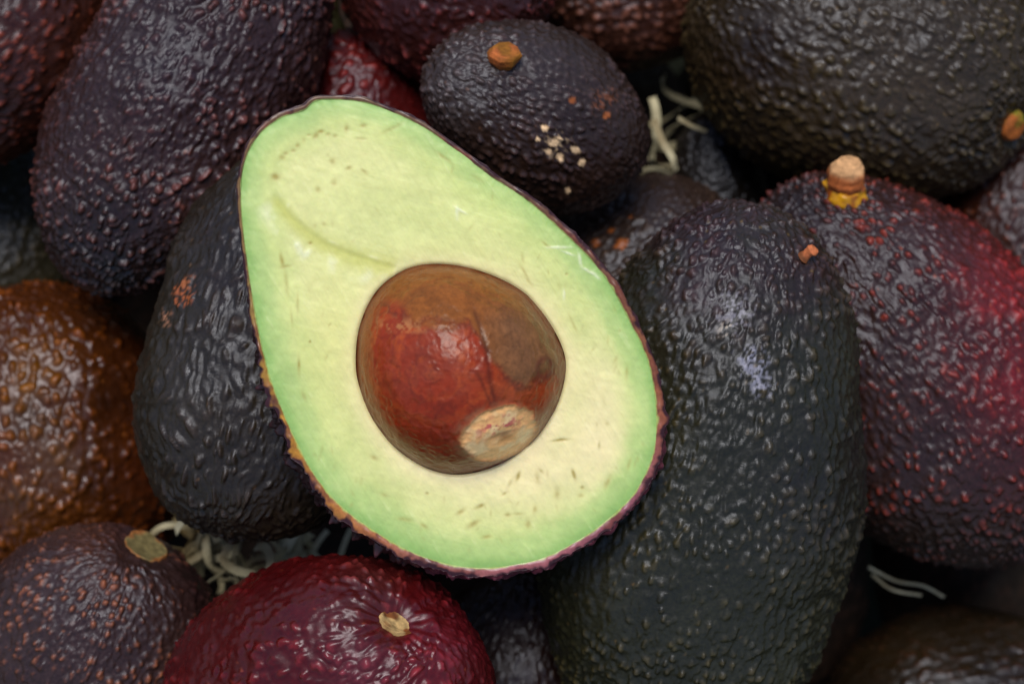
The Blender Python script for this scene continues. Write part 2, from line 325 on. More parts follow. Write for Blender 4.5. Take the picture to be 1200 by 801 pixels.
fruit_obj = {}
zmin = 9
def build_fruit(key):
    global zmin
    f = FR[key]; nr, nc = f['res']; back = BACK[key]; sd_ = f['seed']
    W, Pc, Lc = base_points(f, back, nr, nc)
    N = -grid_normals(W, nr, nc)
    ctr = world_of(*f['c'], back)
    if np.mean(np.sum(N * (W - ctr), 1)) < 0: N = -N
    mm = Lc / MM
    el = f['el']
    wp = f.get('warp', .34)
    D = np.stack([vnoise(mm, 7, sd_ + 50 + i) for i in range(3)], 1) * f['ws'] * wp * .9 + np.stack([vnoise(mm, 2.6, sd_ + 60 + i) for i in range(3)], 1) * f['ws'] * .22
    Q = (mm + D) * np.array([el, 1, 1])
    w1 = warts(Q, f['ws'] * .82, sd_)
    w2 = warts(Q + 31.7, f['ws'] * .46, sd_ + 7, keep=.7)
    dens = .55 + .6 * sm(-.4, .4, vnoise(mm, 11, sd_ + 9))
    ridg = 1 - np.abs(fbm(Q * np.array([.8, 1, 1]), f['ws'] * 1.5, sd_ + 13, 2)) * 2.4
    wart = w1 * dens + .3 * w2
    hgt = f['wa'] * 2.0 * (1.2 * w1 * dens + .55 * w2 + .30 * np.clip(ridg, 0, 1)) + .2 * f['wa'] * vnoise(Q, f['ws'] * .35, sd_ + 15)
    hgt = hgt + 1.5 * vnoise(mm, 21, sd_ + 19) + .35 * vnoise(mm, 9, sd_ + 23)
    th = np.repeat(np.linspace(0, math.pi, nr), nc)
    hgt = hgt * sm(0, .10, th) * sm(0, .10, math.pi - th)
    px, py = px_of(W)
    for dx, dy, dr, dd, rid in f.get('dimple', []):
        j = np.argmin((px - dx) ** 2 + (py - dy) ** 2 + 1e6 * ((W - ctr) @ (CL - ctr) < 0))
        dv = W - W[j]; dist = np.linalg.norm(dv, axis=1) / K0
        t1 = np.cross(N[j], [0.3, 1, 0.2]); t1 /= np.linalg.norm(t1); t2 = np.cross(N[j], t1)
        an = np.arctan2(dv @ t2, dv @ t1)
        hgt = hgt * sm(dr * .7, dr * 2.2, dist) - dd * np.exp(-(dist / (dr * 1.25)) ** 2)
        hgt = hgt + rid * np.sin(an * 17 + 4 * vnoise(mm, 5, 5)) * np.exp(-((dist - dr * 2) / (dr * .9)) ** 2) * .35
    W2 = W + N * (hgt * MM)[:, None]
    base, wc = lin(f['base']), lin(f['wart'])
    n = fbm(mm, 9, sd_ + 30); n2 = fbm(mm, 2.2, sd_ + 31)
    col = mixc(np.tile(base, (len(W), 1)), wc, sm(.25, .85, wart + .25 * n2 + .15 * n))
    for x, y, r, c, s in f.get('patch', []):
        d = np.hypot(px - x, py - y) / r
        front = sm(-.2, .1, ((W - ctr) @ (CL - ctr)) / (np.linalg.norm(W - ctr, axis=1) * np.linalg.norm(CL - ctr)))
        if r < 30:      # scuffs and painted bluish glints: broken up along the relief
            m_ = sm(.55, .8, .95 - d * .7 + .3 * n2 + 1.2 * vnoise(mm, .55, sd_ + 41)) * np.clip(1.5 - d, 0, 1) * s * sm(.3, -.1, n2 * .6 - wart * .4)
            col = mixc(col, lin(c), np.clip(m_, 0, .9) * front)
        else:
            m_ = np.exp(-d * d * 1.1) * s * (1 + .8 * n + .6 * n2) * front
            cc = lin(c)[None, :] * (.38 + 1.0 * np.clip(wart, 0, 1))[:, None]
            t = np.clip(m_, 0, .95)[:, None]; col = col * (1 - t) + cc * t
    if key == 'P':
        t = sm(1040, 1250, px + .25 * (400 - py)) * .22 * (.4 + 1.0 * wart); col = mixc(col, lin((140, 26, 34)), t)
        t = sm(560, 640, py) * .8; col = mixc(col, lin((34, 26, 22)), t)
    for lst, c in (('spots', (214, 196, 178)), ('ospots', (134, 80, 42))):
        for x, y, r in f.get(lst, []):
            d = np.hypot(px - x, (py - y) * 1.15) / r + .7 * n2 + .3 * vnoise(mm, 1.0, 9)
            col = mixc(col, lin(c), sm(1.05, .7, d) * .9 * (((W - ctr) @ (CL - ctr)) > 0))
    # tiny pale lenticels
    ln = warts(mm + 9.1, 3.1, sd_ + 77, .10, .17, .55); lcol = lin(f['wart']) * 1.2 + np.array([.05, .028, .012])
    col = mixc(col, lcol, np.clip(ln * 1.2, 0, .75))
    col = col * (1 + .3 * n[:, None]) * np.array([1.38, 1.16, .86])
    base_pt = Vector(W2[np.argmin(W2[:, 2])]); zmin = min(zmin, base_pt.z)
    t = thing('avocado', f['lab'], 'avocado', base_pt, 'avocados heaped in the pile')
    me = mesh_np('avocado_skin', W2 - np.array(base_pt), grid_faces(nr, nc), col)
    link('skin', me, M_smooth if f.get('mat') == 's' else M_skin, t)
    fruit_obj[key] = (t, W2, N, np.array(base_pt), px, py, ctr)
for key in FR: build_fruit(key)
# the heap goes on unseen past the frame and below; added to darken gaps
VV, QQ, CC, off = [], [], [], 0
rs = np.random.RandomState(77)
ring = [(x_ + rs.uniform(-30, 30), y_ + rs.uniform(-25, 25), .070) for y_ in (-230, 1050) for x_ in range(-260, 1500, 285)] + \
       [(x_ + rs.uniform(-25, 25), y_ + rs.uniform(-30, 30), .075) for x_ in (-300, 1500) for y_ in (60, 350, 640, 860)]
low_ = [(x_ + rs.uniform(-40, 40), y_ + rs.uniform(-40, 40), .118) for x_ in range(-100, 1400, 250) for y_ in range(-80, 1000, 240)]
for x_, y_, b_ in ring + low_:
    f = dict(c=(x_, y_), a=rs.uniform(150, 175), b=rs.uniform(118, 135), ang=rs.uniform(0, 360), tip=0, pear=.1)
    def test2(b):
        g = dict(f); g['a'] *= .88; g['b'] *= .88
        t_ = bvh_of(base_points(g, b, 20, 28)[0], 20, 28)
        return any(t_.overlap(q_) for q_ in placed)
    while test2(b_) and b_ < .24: b_ += .005
    if b_ >= .24: continue
    W, _, Lc = base_points(f, b_, 20, 28); placed.append(bvh_of(W, 20, 28))
    W, _, Lc = base_points(f, b_, 70, 80); mm = Lc / MM + len(VV) * 37
    h_ = warts(mm, 2.4, 5); n_ = fbm(mm, 9, 6); ctr = world_of(x_, y_, b_); Nn_ = (W - ctr) / np.linalg.norm(W - ctr, axis=1)[:, None]
    VV.append(W + Nn_ * ((.8 * h_ + .9 * n_) * MM)[:, None]); QQ.append(grid_faces(70, 80) + off); off += len(W)
    CC.append(mixc(np.tile(lin((34, 26, 22)) * rs.uniform(.7, 1.2), (len(W), 1)), lin((74, 50, 40)), h_ * .8)); zmin = min(zmin, W[:, 2].min())
VV = np.concatenate(VV); o_ = VV.mean(0)
ho = link('avocado_heap', mesh_np('avocado_heap', VV - o_, np.concatenate(QQ), np.concatenate(CC)), M_heap, None, o_); ho['kind'] = 'stuff'
ho['label'] = 'unseen avocados added around the frame and a dark lower layer in the gaps'; ho['category'] = 'avocado heap'

def surf(key, x, y):
    t, W, N, o, px, py, ctr = fruit_obj[key]
    j = np.argmin((px - x) ** 2 + (py - y) ** 2 + 1e6 * (np.sum(N * (CL - W), 1) < 0))
    return t, W[j] - o, N[j]
def lathe(name, prof, axis, origin, parent, colf, mat, seed=0, n=28, irr=.08, lean=None, flat=.0, smooth=True):
    """profile (radius, height) in millimetres turned about `axis`"""
    ax = np.array(axis) / np.linalg.norm(axis); t1 = np.cross(ax, [.3, 1, .2]); t1 /= np.linalg.norm(t1); t2 = np.cross(ax, t1)
    pr = np.array(prof, float)
    s = np.linspace(0, len(pr) - 1, 40); r = np.interp(s, np.arange(len(pr)), pr[:, 0]); h = np.interp(s, np.arange(len(pr)), pr[:, 1])
    an = np.arange(n) / n * 2 * math.pi
    V = (r[:, None, None] * (np.cos(an)[None, :, None] * t1 + np.sin(an)[None, :, None] * t2 * (1 - flat)) + h[:, None, None] * ax).reshape(-1, 3)
    H = np.repeat(h, n); Rr = np.repeat(r, n)
    k = 1 + irr * vnoise(V * 1.0 + seed, 1.6, seed) + irr * 1.2 * vnoise(V + seed, 3.2, seed + 1)
    V = (V - H[:, None] * ax) * k[:, None] + H[:, None] * ax + ax * (irr * 1.6 * vnoise(V, 1.8, seed + 2) * sm(0, .5, Rr / max(r)))[:, None]
    if lean is not None: V = V + np.asarray(lean)[None, :] * (H[:, None] / max(h.max(), .1)) ** 1.5
    col = colf(V, H, Rr)
    me = mesh_np(name, V * MM, grid_faces(len(s), n), col, smooth=smooth)
    return link(name, me, mat, parent, origin)
camv = (CL - HC) / np.linalg.norm(CL - HC)
upv = Rn @ np.array([0, 1, 0]); rtv = Rn @ np.array([1, 0, 0])

# the peg stem of the crimson-blushed avocado
t, p, nrm = surf('P', 990, 222); ax = .3 * nrm + .75 * upv + .6 * camv
def c_peg(V, H, R):
    c = mixc(np.tile(lin((168, 92, 48)), (len(V), 1)), lin((206, 158, 112)), sm(5.6, 7.2, H + .5 * vnoise(V, 1.2, 3)))
    c = mixc(c, lin((84, 42, 30)), sm(.35, .1, np.abs(H - 2.6 + .5 * vnoise(V, 1.5, 6))) * .8)
    return c * (1 + .25 * vnoise(V, .7, 8))[:, None]
def c_yel(V, H, R): return mixc(np.tile(lin((196, 140, 26)), (len(V), 1)), lin((150, 76, 30)), sm(.2, .9, .5 + vnoise(V, 1.3, 4)))
st = lathe('stem', [(3.6, -1.2), (3.9, 0), (3.6, 1.6), (3.9, 2.6), (4.3, 3.7), (4.3, 5.4), (3.9, 7.0), (2.7, 8.4), (.02, 8.9)], ax, p, t, c_peg, M_stem, 3, n=9, irr=.07, smooth=False)
lathe('stem_collar', [(3.8, -1.6), (4.7, -.6), (4.6, .8), (4.3, 1.9), (3.6, 2.3), (.02, 2.3)], ax, (0, 0, 0), st, c_yel, M_smooth, 9, irr=.17)
# orange stub
t, p, nrm = surf('L', 590, 70); ax = nrm + .5 * upv
def c_stub(V, H, R): return mixc(np.tile(lin((176, 96, 48)), (len(V), 1)), lin((132, 84, 26)), sm(.1, .6, vnoise(V, 2.5, 3) + .3)) * (1 + .3 * vnoise(V, .8, 4))[:, None]
lathe('stem', [(2.6, -1), (3.2, .4), (3.4, 1.8), (3.0, 2.6), (1.8, 2.9), (.02, 2.8)], ax, p, t, c_stub, M_stem, 13, n=8, irr=.14, smooth=False)
# small bud by the top of the large black-green one
t, p, nrm = surf('J', 937, 305)
def c_bud(V, H, R): return mixc(np.tile(lin((196, 112, 70)), (len(V), 1)), lin((120, 70, 40)), sm(1.0, .0, H)) * (1 + .2 * vnoise(V, .8, 4))[:, None]
lathe('stem', [(1.3, -.6), (1.0, .5), (1.1, 1.4), (1.4, 2.2), (1.1, 2.9), (.02, 3.1)], nrm + .4 * upv + .3 * rtv, p, t, c_bud, M_stem, 23, n=14, irr=.15)
# stem at the right edge of the olive one
t, p, nrm = surf('O', 1190, 150)
def c_ost(V, H, R): return mixc(np.tile(lin((150, 82, 34)), (len(V), 1)), lin((122, 118, 34)), sm(-.1, .4, vnoise(V, 2.2, 3) + (V @ upv) * .18)) * (1 + .3 * vnoise(V, .8, 4))[:, None]
lathe('stem', [(3.6, -.8), (3.9, .3), (3.5, 1.8), (2.9, 2.6), (1.5, 2.9), (.02, 2.6)], nrm + .3 * camv, p, t, c_ost, M_stem, 33, n=18, irr=.12)
# round scar
t, p, nrm = surf('G', 172, 640)
def c_scar(V, H, R):
    c = mixc(np.tile(lin((110, 100, 66)), (len(V), 1)), lin((146, 94, 52)), sm(4.0, 4.9, R + .8 * vnoise(V, 1.6, 2)))
    return c * (1 + .28 * vnoise(V, 1.0, 4))[:, None]
ax = nrm + .35 * camv
lathe('stem_scar', [(5.2, -1.4), (5.1, -.2), (4.7, .25), (4.1, .1), (2.4, -.25), (.02, -.3)], .9 * nrm + .12 * camv, p + nrm * .0008, t, c_scar, M_stem, 43, n=48, irr=.09)
# scar in the dimple
t, p, nrm = surf('H', 470, 722)
def c_hs(V, H, R):
    c = mixc(np.tile(lin((176, 146, 98)), (len(V), 1)), lin((120, 70, 34)), sm(.0, .35, vnoise(V, 2.0, 2)))
    return c * (1 + .35 * vnoise(V, .8, 4))[:, None]
lathe('stem_scar', [(4.2, -2), (4.2, -.2), (3.8, .5), (3.0, .3), (1.6, -.1), (.02, -.2)], nrm * .9 + .2 * rtv + .25 * upv, p + nrm * .0013, t, c_hs, M_stem, 53, n=36, irr=.12, flat=.25)
# the stalk of the crimson one
t, p, nrm = surf('T', 391, 40)
def c_st(V, H, R): return mixc(np.tile(lin((104, 98, 60)), (len(V), 1)), lin((74, 66, 38)), sm(-.2, .5, vnoise(V, 2.2, 3)))
lathe('stem', [(3.6, -1.5), (3.0, .5), (2.4, 3), (2.2, 7), (2.4, 11), (2.2, 13), (.02, 13.2)], upv + .25 * camv - .12 * rtv, p, t, c_st, M_stem, 63, n=16, irr=.08)

# ------------------------------------------------------------------ the cut half
low = half_world(half_body(10, cols))
hb_pt = Vector(low[np.argmin(low[:, 2])])
half = thing('avocado_half', 'halved avocado cut side up with its brown pit, showing pale green flesh', 'avocado', hb_pt)
HO = np.array(hb_pt)
# skin: ring on top of the cut, then the shell below
NRB = 120
allc = np.arange(NC)
Bd = half_body(NRB, allc)
N = grid_normals(Bd, NRB, NC)
if np.mean(np.sum(N * (Bd - np.array([0, 0, .005])), 1)) < 0: N = -N
mm = Bd / MM
D = np.stack([vnoise(mm, 6, 250 + i) for i in range(3)], 1) * 1.2
w1 = warts(mm + D, 3.1, 200, keep=.75); w2 = warts(mm + D + 7, 1.2, 207, keep=.8)
phb = np.repeat(np.linspace(0, math.pi / 2, NRB), NC)
thb = np.tile(TH, NRB); deg = np.degrees(thb) % 360
amp = np.interp(deg, [0, 60, 140, 165, 185, 240, 265, 300, 345, 360], [.6, .4, .4, .7, 3.2, 2.9, 1.8, 1.5, 1.6, 1.0])
hgt = amp * (.75 * w1 + .25 * w2) - amp * .2 + .25 * vnoise(mm, 5, 211) + .75 * vnoise(mm, 2.8, 215) * sm(168, 185, deg) * sm(262, 235, deg)
nn = N.copy(); rowz = phb < 1e-6
nn[rowz, 2] = 0; nn[rowz] /= np.linalg.norm(nn[rowz], axis=1)[:, None]
Bd2 = Bd + nn * (hgt * MM)[:, None]
wart = .75 * w1 + .25 * w2
dark = mixc(np.tile(lin((36, 22, 24)), (len(Bd), 1)), lin((84, 44, 50)), sm(.3, .9, wart + .2 * fbm(mm, 2, 5)))
edge = np.interp(deg, [0, 30, 60, 120, 150, 178, 190, 215, 232, 245, 262, 300, 340, 360], [0, 1, 2, 2, 3, 4, 4, 4, 4.6, 5, 5.6, 6, 6.5, 7])
purple = mixc(np.tile(lin((96, 44, 56)), (len(Bd), 1)), lin((132, 72, 84)), sm(.3, .9, wart))
pm = sm(250, 275, deg) * sm(358, 335, deg) * sm(.55, .12, phb)
colb = mixc(dark, purple, 0) * (1 - pm[:, None]) + purple * pm[:, None]
# ring between flesh and skin
NRR = 14
u = np.linspace(0, 1, NRR)[:, None]
r_in = (RF - 1.2)[None, :] * K0; outer = Bd2[:NC]
ro = np.hypot(outer[:, 0], outer[:, 1])[None, :]
rr = r_in + (ro - r_in) * u
nz = vnoise(np.stack([CO * RF * .17, SI * RF * .17, 0 * CO], 1), 2.0, 90)[None, :]
zz = (-.00008 + .00022 * np.sin(u * math.pi) * (1 + .7 * nz)) * np.ones_like(rr)
zz[-1] = outer[:, 2]; zz[0] = -.0001
Rg = np.stack([rr * CO, rr * SI, zz], -1).reshape(-1, 3)
thr = np.tile(TH, NRR); dg = np.degrees(thr) % 360; ur = np.repeat(u[:, 0], NC)
def azc(tab):
    ks = [k for k, _ in tab]; vs = np.array([lin(c) for _, c in tab])
    return np.stack([np.interp(dg, ks, vs[:, i]) for i in range(3)], 1)
ringc = azc([(0, (140, 84, 52)), (35, (116, 78, 58)), (80, (104, 76, 56)), (130, (112, 86, 60)), (165, (150, 118, 62)), (190, (176, 128, 44)), (215, (182, 126, 44)), (240, (170, 104, 62)), (260, (150, 92, 84)), (285, (160, 94, 98)), (320, (138, 80, 92)), (345, (146, 84, 62)), (360, (140, 84, 52))])
rm = Rg / MM
rn = fbm(rm, 2.0, 301); rn2 = fbm(rm, 6.0, 311)
ringc = mixc(ringc, lin((92, 96, 34)), sm(.1, .5, rn2) * sm(150, 175, dg) * sm(245, 225, dg) * .6)
ringc = mixc(ringc, lin((116, 62, 48)), sm(.05, .4, -rn2) * .7); ringc = mixc(ringc, lin((70, 40, 36)), sm(.1, .45, rn) * .6)
ringc = mixc(ringc, lin((52, 26, 30)), sm(.5, .9, ur + .5 * rn))
ringc = mixc(ringc, lin((168, 190, 104)), sm(.22, .0, ur + .15 * rn))
ringc = ringc * (1 + .2 * rn[:, None])
V = np.concatenate([Rg, Bd2]); colr = np.concatenate([ringc, colb])
me = mesh_np('half_skin', half_world(V) - HO, grid_faces(NRR + NRB, NC), colr)
link('skin', me, M_smooth, half)

# flesh
NRF = 190; NW = 12
s = np.linspace(0, 1, NRF)[:, None]
hole = (RP + .9)[None, :]
r = hole + ((RF)[None, :] - hole) * s
X = r * CO; Y = r * SI
fx = PC[0] + X; fy = PC[1] - Y       # reference pixels, used as the layout of the cut face
x, y = fx.ravel(), fy.ravel()
P2 = np.stack([x, y, 0 * x], 1)
# distance to the rim in pixels
S = spline(FACE, 900)
de = np.full(len(x), 1e9)
for i in range(0, 900, 3):
    de = np.minimum(de, (x - S[i, 0]) ** 2 + (y - S[i, 1]) ** 2)
de = np.sqrt(de)
dp = (r - hole).ravel()
big = fbm(P2, 90, 400, 3); mid = fbm(P2, 26, 410, 3); fin = fbm(P2, 7, 420, 3)
ang_ax = math.atan2(530, 330)
ua = x * math.cos(ang_ax) + y * math.sin(ang_ax); va = -x * math.sin(ang_ax) + y * math.cos(ang_ax)
fib = fbm(np.stack([ua / 9, va, 0 * x], 1), 5, 430, 3)
fib2 = fbm(np.stack([x / 10, y - .3 * x, 0 * x], 1), 6, 440, 3)
azf = np.degrees(np.arctan2(-(y - PC[1]), x - PC[0])) % 360
gw = np.interp(azf, [0, 40, 80, 120, 140, 170, 200, 240, 270, 310, 360], [44, 40, 34, 30, 34, 46, 46, 52, 56, 52, 44])
q = de / gw * 1.25 + .16 * big + .10 * mid + .05 * fib
GREEN = lin((150, 190, 108)); G2 = lin((182, 207, 130)); Y1 = lin((209, 219, 143)); Y2 = lin((225, 226, 158)); CR = lin((242, 228, 178))
one = np.ones((len(x), 1))
c = mixc(one * GREEN, G2, sm(0, .5, q)); c = mixc(c, Y1, sm(.45, 1.25, q)); c = mixc(c, Y2, sm(1.1, 2.4, q))
cream = np.exp(-(((x - 620) / 130) ** 2 + ((y - 545) / 62) ** 2)) + .8 * np.exp(-(((x - 705) / 30) ** 2 + ((y - 470) / 80) ** 2)) + .9 * np.exp(-(dp / 14) ** 2) * .8
c = mixc(c, CR, cream * sm(.5, 1.3, q) * .8 + .12 * mid)
c = mixc(c, lin((196, 214, 128)), np.exp(-(((x - 520) / 150) ** 2 + ((y - 250) / 60) ** 2)) * .35)
c = mixc(c, lin((222, 222, 128)), .8 * np.exp(-(((x - 390) / 34) ** 2 + ((y - 400) / 80) ** 2)) * .35)
c = c * (1 + .018 * fib + .02 * fib2 + .03 * fin + .07 * mid + .04 * big)[:, None]
c = mixc(c, lin((240, 238, 200)), sm(.5, .8, fib + .3 * fin) * .10)
# crease, its shaded side and bright lip painted into the flesh colour
CRE = spline([(326, 226), (346, 252), (374, 276), (402, 291), (434, 302), (462, 310), (462, 310), (434, 302), (402, 291), (374, 276), (346, 252)], 600)[:300]
dc = np.full(len(x), 1e9); side = np.zeros(len(x)); par = np.zeros(len(x))
for i in range(1, 299, 2):
    tx, ty = CRE[i + 1] - CRE[i - 1]; L_ = math.hypot(tx, ty)
    if L_ < 1e-6: continue
    d2 = (x - CRE[i, 0]) ** 2 + (y - CRE[i, 1]) ** 2; m_ = d2 < dc
    dc[m_] = d2[m_]; side[m_] = ((x - CRE[i, 0]) * ty - (y - CRE[i, 1]) * tx)[m_] / L_; par[m_] = i / 300
dc = np.sqrt(dc)
fade = sm(0, .10, par) * sm(1.02, .85, par)
low_side = -side            # positive below / left of the crease
c = mixc(c, lin((196, 198, 92)), np.exp(-((low_side - 6) / (6 + 10 * par)) ** 2) * .6 * fade * (dc < 40))
c = mixc(c, lin((240, 240, 196)), np.exp(-((low_side + 2.0) / 1.8) ** 2) * .4 * sm(-.3, .4, mid + .5 * fin) * fade * (dc < 30))
c = mixc(c, lin((238, 240, 206)), np.exp(-((low_side - 22) / 9) ** 2) * .5 * fade * sm(-.2, .4, mid) * (dc < 60))
# flecks
rs = np.random.RandomState(5)
fl = [(325, 208, 4.5, 3.8, 0, .7), (333, 186, 3, 2.5, 0, .8), (337, 181, 2.5, 2, 0, .8), (346, 178, 3, 2, 0, .8), (351, 172, 2.5, 2.5, 0, .8), (358, 166, 2, 3, 0, .6), (372, 161, 4, 2.5, 60, .85), (378, 156, 3, 2, 0, .9), (386, 159, 2.5, 2, 0, .8), (394, 161, 2.5, 2, 0, .8), (408, 152, 2.5, 4, 0, .7), (427, 149, 3.2, 2.4, 0, .95), (425, 164, 6, 1.8, 0, .6), (391, 190, 3, 3.5, 0, .45), (410, 198, 3.5, 2, 20, .5), (428, 202, 4, 1.8, -40, .6), (393, 215, 3, 4, 0, .5), (374, 223, 2.5, 3, 0, .5), (381, 263, 3, 2.5, 0, .4), (365, 285, 2, 1.6, 0, .9), (364, 160, 2, 1.5, 0, .7), (460, 152, 12, 2, 25, .35),
      (562, 594, 5, 2, 25, .95), (540, 600, 5.5, 2.4, 35, .7), (554, 615, 7, 2.6, 30, .7), (570, 630, 5, 2.2, 10, .5), (595, 604, 3, 2, 0, .7), (607, 603, 5, 1.6, 0, .5), (627, 598, 2.5, 4, 0, .55), (607, 559, 2, 5, -20, .95), (598, 567, 2, 6, -30, .6), (591, 579, 3, 1.5, 30, .6), (630, 561, 2.5, 6, 10, .5), (634, 552, 4, 2, -50, .5), (653, 579, 3, 6, 0, .5), (673, 557, 1.8, 5, 20, .9), (683, 572, 2, 1.8, 0, .7), (681, 582, 3, 2, 0, .4), (713, 566, 2.5, 7, -25, .6), (657, 516, 8, 1.6, 5, .8), (475, 609, 8, 2.4, -8, .5), (497, 617, 5, 2, -35, .45), (450, 580, 5, 2, -20, .35), (619, 615, 3, 5, 0, .4), (500, 578, 2, 1.6, 0, .6), (575, 602, 1.5, 4, 0, .4), (438, 536, 5, 2.5, -30, .6), (520, 586, 1.5, 4, 0, .3), (708, 470, 2, 7, 15, .3), (738, 545, 2, 7, -15, .4), (703, 522, 1.5, 4, 0, .5), (735, 437, 2, 6, 0, .5), (712, 497, 2.5, 3, 0, .5),
      (332, 305, 2, 8, 10, .55), (337, 330, 2, 12, 5, .5), (337, 312, 6, 1.5, 10, .55), (350, 355, 1.5, 9, 0, .4), (351, 428, 1.6, 9, 0, .55), (364, 400, 1.4, 1.4, 0, .8), (343, 372, 1.5, 10, 5, .35), (614, 318, 1.5, 8, 30, .5), (620, 330, 1.5, 6, 40, .4), (672, 380, 1.5, 10, 25, .35), (664, 321, 1.5, 1.5, 0, .7), (640, 287, 7, 1.5, -35, .4), (560, 210, 6, 2, -30, .35), (520, 185, 10, 2, -35, .4)]
for _ in range(60):
    a0 = rs.rand() * 6.28; uu = rs.uniform(.25, .9); k = int(a0 / 6.2832 * NC) % NC
    rr_ = RP[k] + (RF[k] - RP[k]) * uu
    fl.append((PC[0] + rr_ * math.cos(a0), PC[1] - rr_ * math.sin(a0), rs.uniform(1, 2), rs.uniform(2, 5.5), rs.uniform(-40, 40), rs.uniform(.12, .35)))
fh = np.zeros(len(x))
for X0, Y0, ra, rb, rot, st_ in fl:
    m_ = (np.abs(x - X0) < 24) & (np.abs(y - Y0) < 24)
    if not m_.any(): continue
    dx, dy = x[m_] - X0, y[m_] - Y0; ca, sa = math.cos(rad(rot)), math.sin(rad(rot))
    g = np.exp(-(((dx * ca - dy * sa) / ra) ** 2 + ((dx * sa + dy * ca) / rb) ** 2) * .8 + .6 * fin[m_])
    c[m_] = mixc(c[m_], lin((164, 144, 66)), np.clip(g * st_ * (.6 + .6 * rs.rand()), 0, .8)); fh[m_] -= .10 * st_ * g
# scraped marks near the right rim, their gloss painted in as pale colour
for X0, Y0, ra, rb, rot in [(655, 290, 12, 1.6, 0), (666, 297, 8, 1.5, -20), (680, 306, 2, 8, 10), (690, 318, 7, 1.6, -30), (698, 322, 6, 2, -45), (661, 345, 1.6, 6, 0), (352, 292, 4, 9, 25), (360, 298, 6, 3, 40), (540, 247, 7, 1.5, -30), (536, 250, 2, 6, 0)]:
    dx, dy = x - X0, y - Y0; ca, sa = math.cos(rad(rot)), math.sin(rad(rot))
    g = np.exp(-(((dx * ca - dy * sa) / ra) ** 2 + ((dx * sa + dy * ca) / rb) ** 2) + .9 * fin)
    c = mixc(c, lin((236, 240, 208)), np.clip(g, 0, .8) * .7); fh += .08 * g
hf = fh + .22 * big + .11 * mid + .028 * fin + .045 * fib + .03 * fib2 - .35 * np.exp(-(de / 7) ** 2) * .5
hf = hf - .26 * sm(-3, 5, low_side) * np.exp(-(np.maximum(low_side, 0) / 26) ** 2) * fade * (dc < 90)
hf = hf - .5 * np.exp(-(dp / 2.2) ** 1.4)
Zf = (hf * MM).reshape(NRF, NC)
G = np.stack([X * K0, Y * K0, Zf], -1)
wall = []; wc_ = []
for i in range(NW, 0, -1):
    t_ = i / NW
    rw = (hole[0] * (1 + .02 * t_) - .1) * K0
    wall.append(np.stack([rw * CO, rw * SI, Zf[0] - .010 * t_], -1)); wc_.append(c[:NC] * .95)
V = np.concatenate([np.array(wall).reshape(-1, 3), G.reshape(-1, 3)])
cc = np.concatenate(wc_ + [c])
me = mesh_np('flesh', half_world(V) - HO, grid_faces(NRF + NW, NC), cc)
link('flesh', me, M_flesh, half)

# pit
NPc = 620; NPr = 230
tp = np.arange(NPc) / NPc * 2 * math.pi
rp = np.interp(tp, TH, RP, period=2 * math.pi)
ph = np.concatenate([np.linspace(.002, math.pi / 2, NPr - 30), np.linspace(math.pi / 2, math.pi * .98, 31)[1:]])[:, None]
PE = rad(71)                      # the widest ring of the pit sits below the cut
rr = rp[None, :] * np.where(ph < math.pi / 2, (np.sin(ph) / math.sin(PE)) ** .98, np.sin(ph) / math.sin(PE))
# towards the crown the outline relaxes into a circle
zc = 138 * (np.cos(ph) - math.cos(PE)) * np.ones_like(rr)
Px, Py, Pz = rr * np.cos(tp), rr * np.sin(tp), zc
V = np.stack([Px, Py, Pz], -1).reshape(-1, 3)
x = PC[0] + V[:, 0]; y = PC[1] - V[:, 1]
P3 = V
n1 = fbm(P3, 60, 500); n2 = fbm(P3, 18, 510); n3 = fbm(P3, 6, 520)
# shallow lobes and the flat scar facet
sx, sy = 584, 503
ca, sa = math.cos(rad(-14)), math.sin(rad(-14))
ex = ((x - sx) * ca - (y - sy) * -sa); ey = ((x - sx) * sa * -1 + (y - sy) * ca)
ex = (x - sx) * ca + (y - sy) * sa * -1 * -1; ey = -(x - sx) * sa + (y - sy) * ca
es = np.sqrt((ex / 45) ** 2 + (ey / 32) ** 2) + .14 * n2 + .06 * n3
top = V[:, 2] > -20
outn = V / np.linalg.norm(V, axis=1)[:, None]
dh = 2.2 * n1 + .8 * n2 + .25 * n3
dh = dh - .8 * sm(1.0, .82, es) * top + 1.3 * np.exp(-((es - 1.02) / .07) ** 2) * top
dh = dh - 2.2 * np.exp(-((ex + 2) / 10) ** 2 - ((ey - 6) / 6) ** 2) * top
# furrow from the crown down to the scar
fxx = np.interp(y, [340, 365, 400, 440, 475], [548, 556, 568, 572, 580])
fur = np.exp(-((x - fxx + 2 * n2) / 3.2) ** 2) * sm(345, 375, y) * sm(482, 462, y) * top
fur2 = np.exp(-((x - np.interp(y, [425, 475], [556, 577])) / 2.5) ** 2) * sm(420, 440, y) * sm(482, 470, y) * top
dh = dh - 1.0 * fur - .6 * fur2 + .5 * np.clip(1 - np.abs(n2) * 4, 0, 1)
V2 = V + outn * dh[:, None]
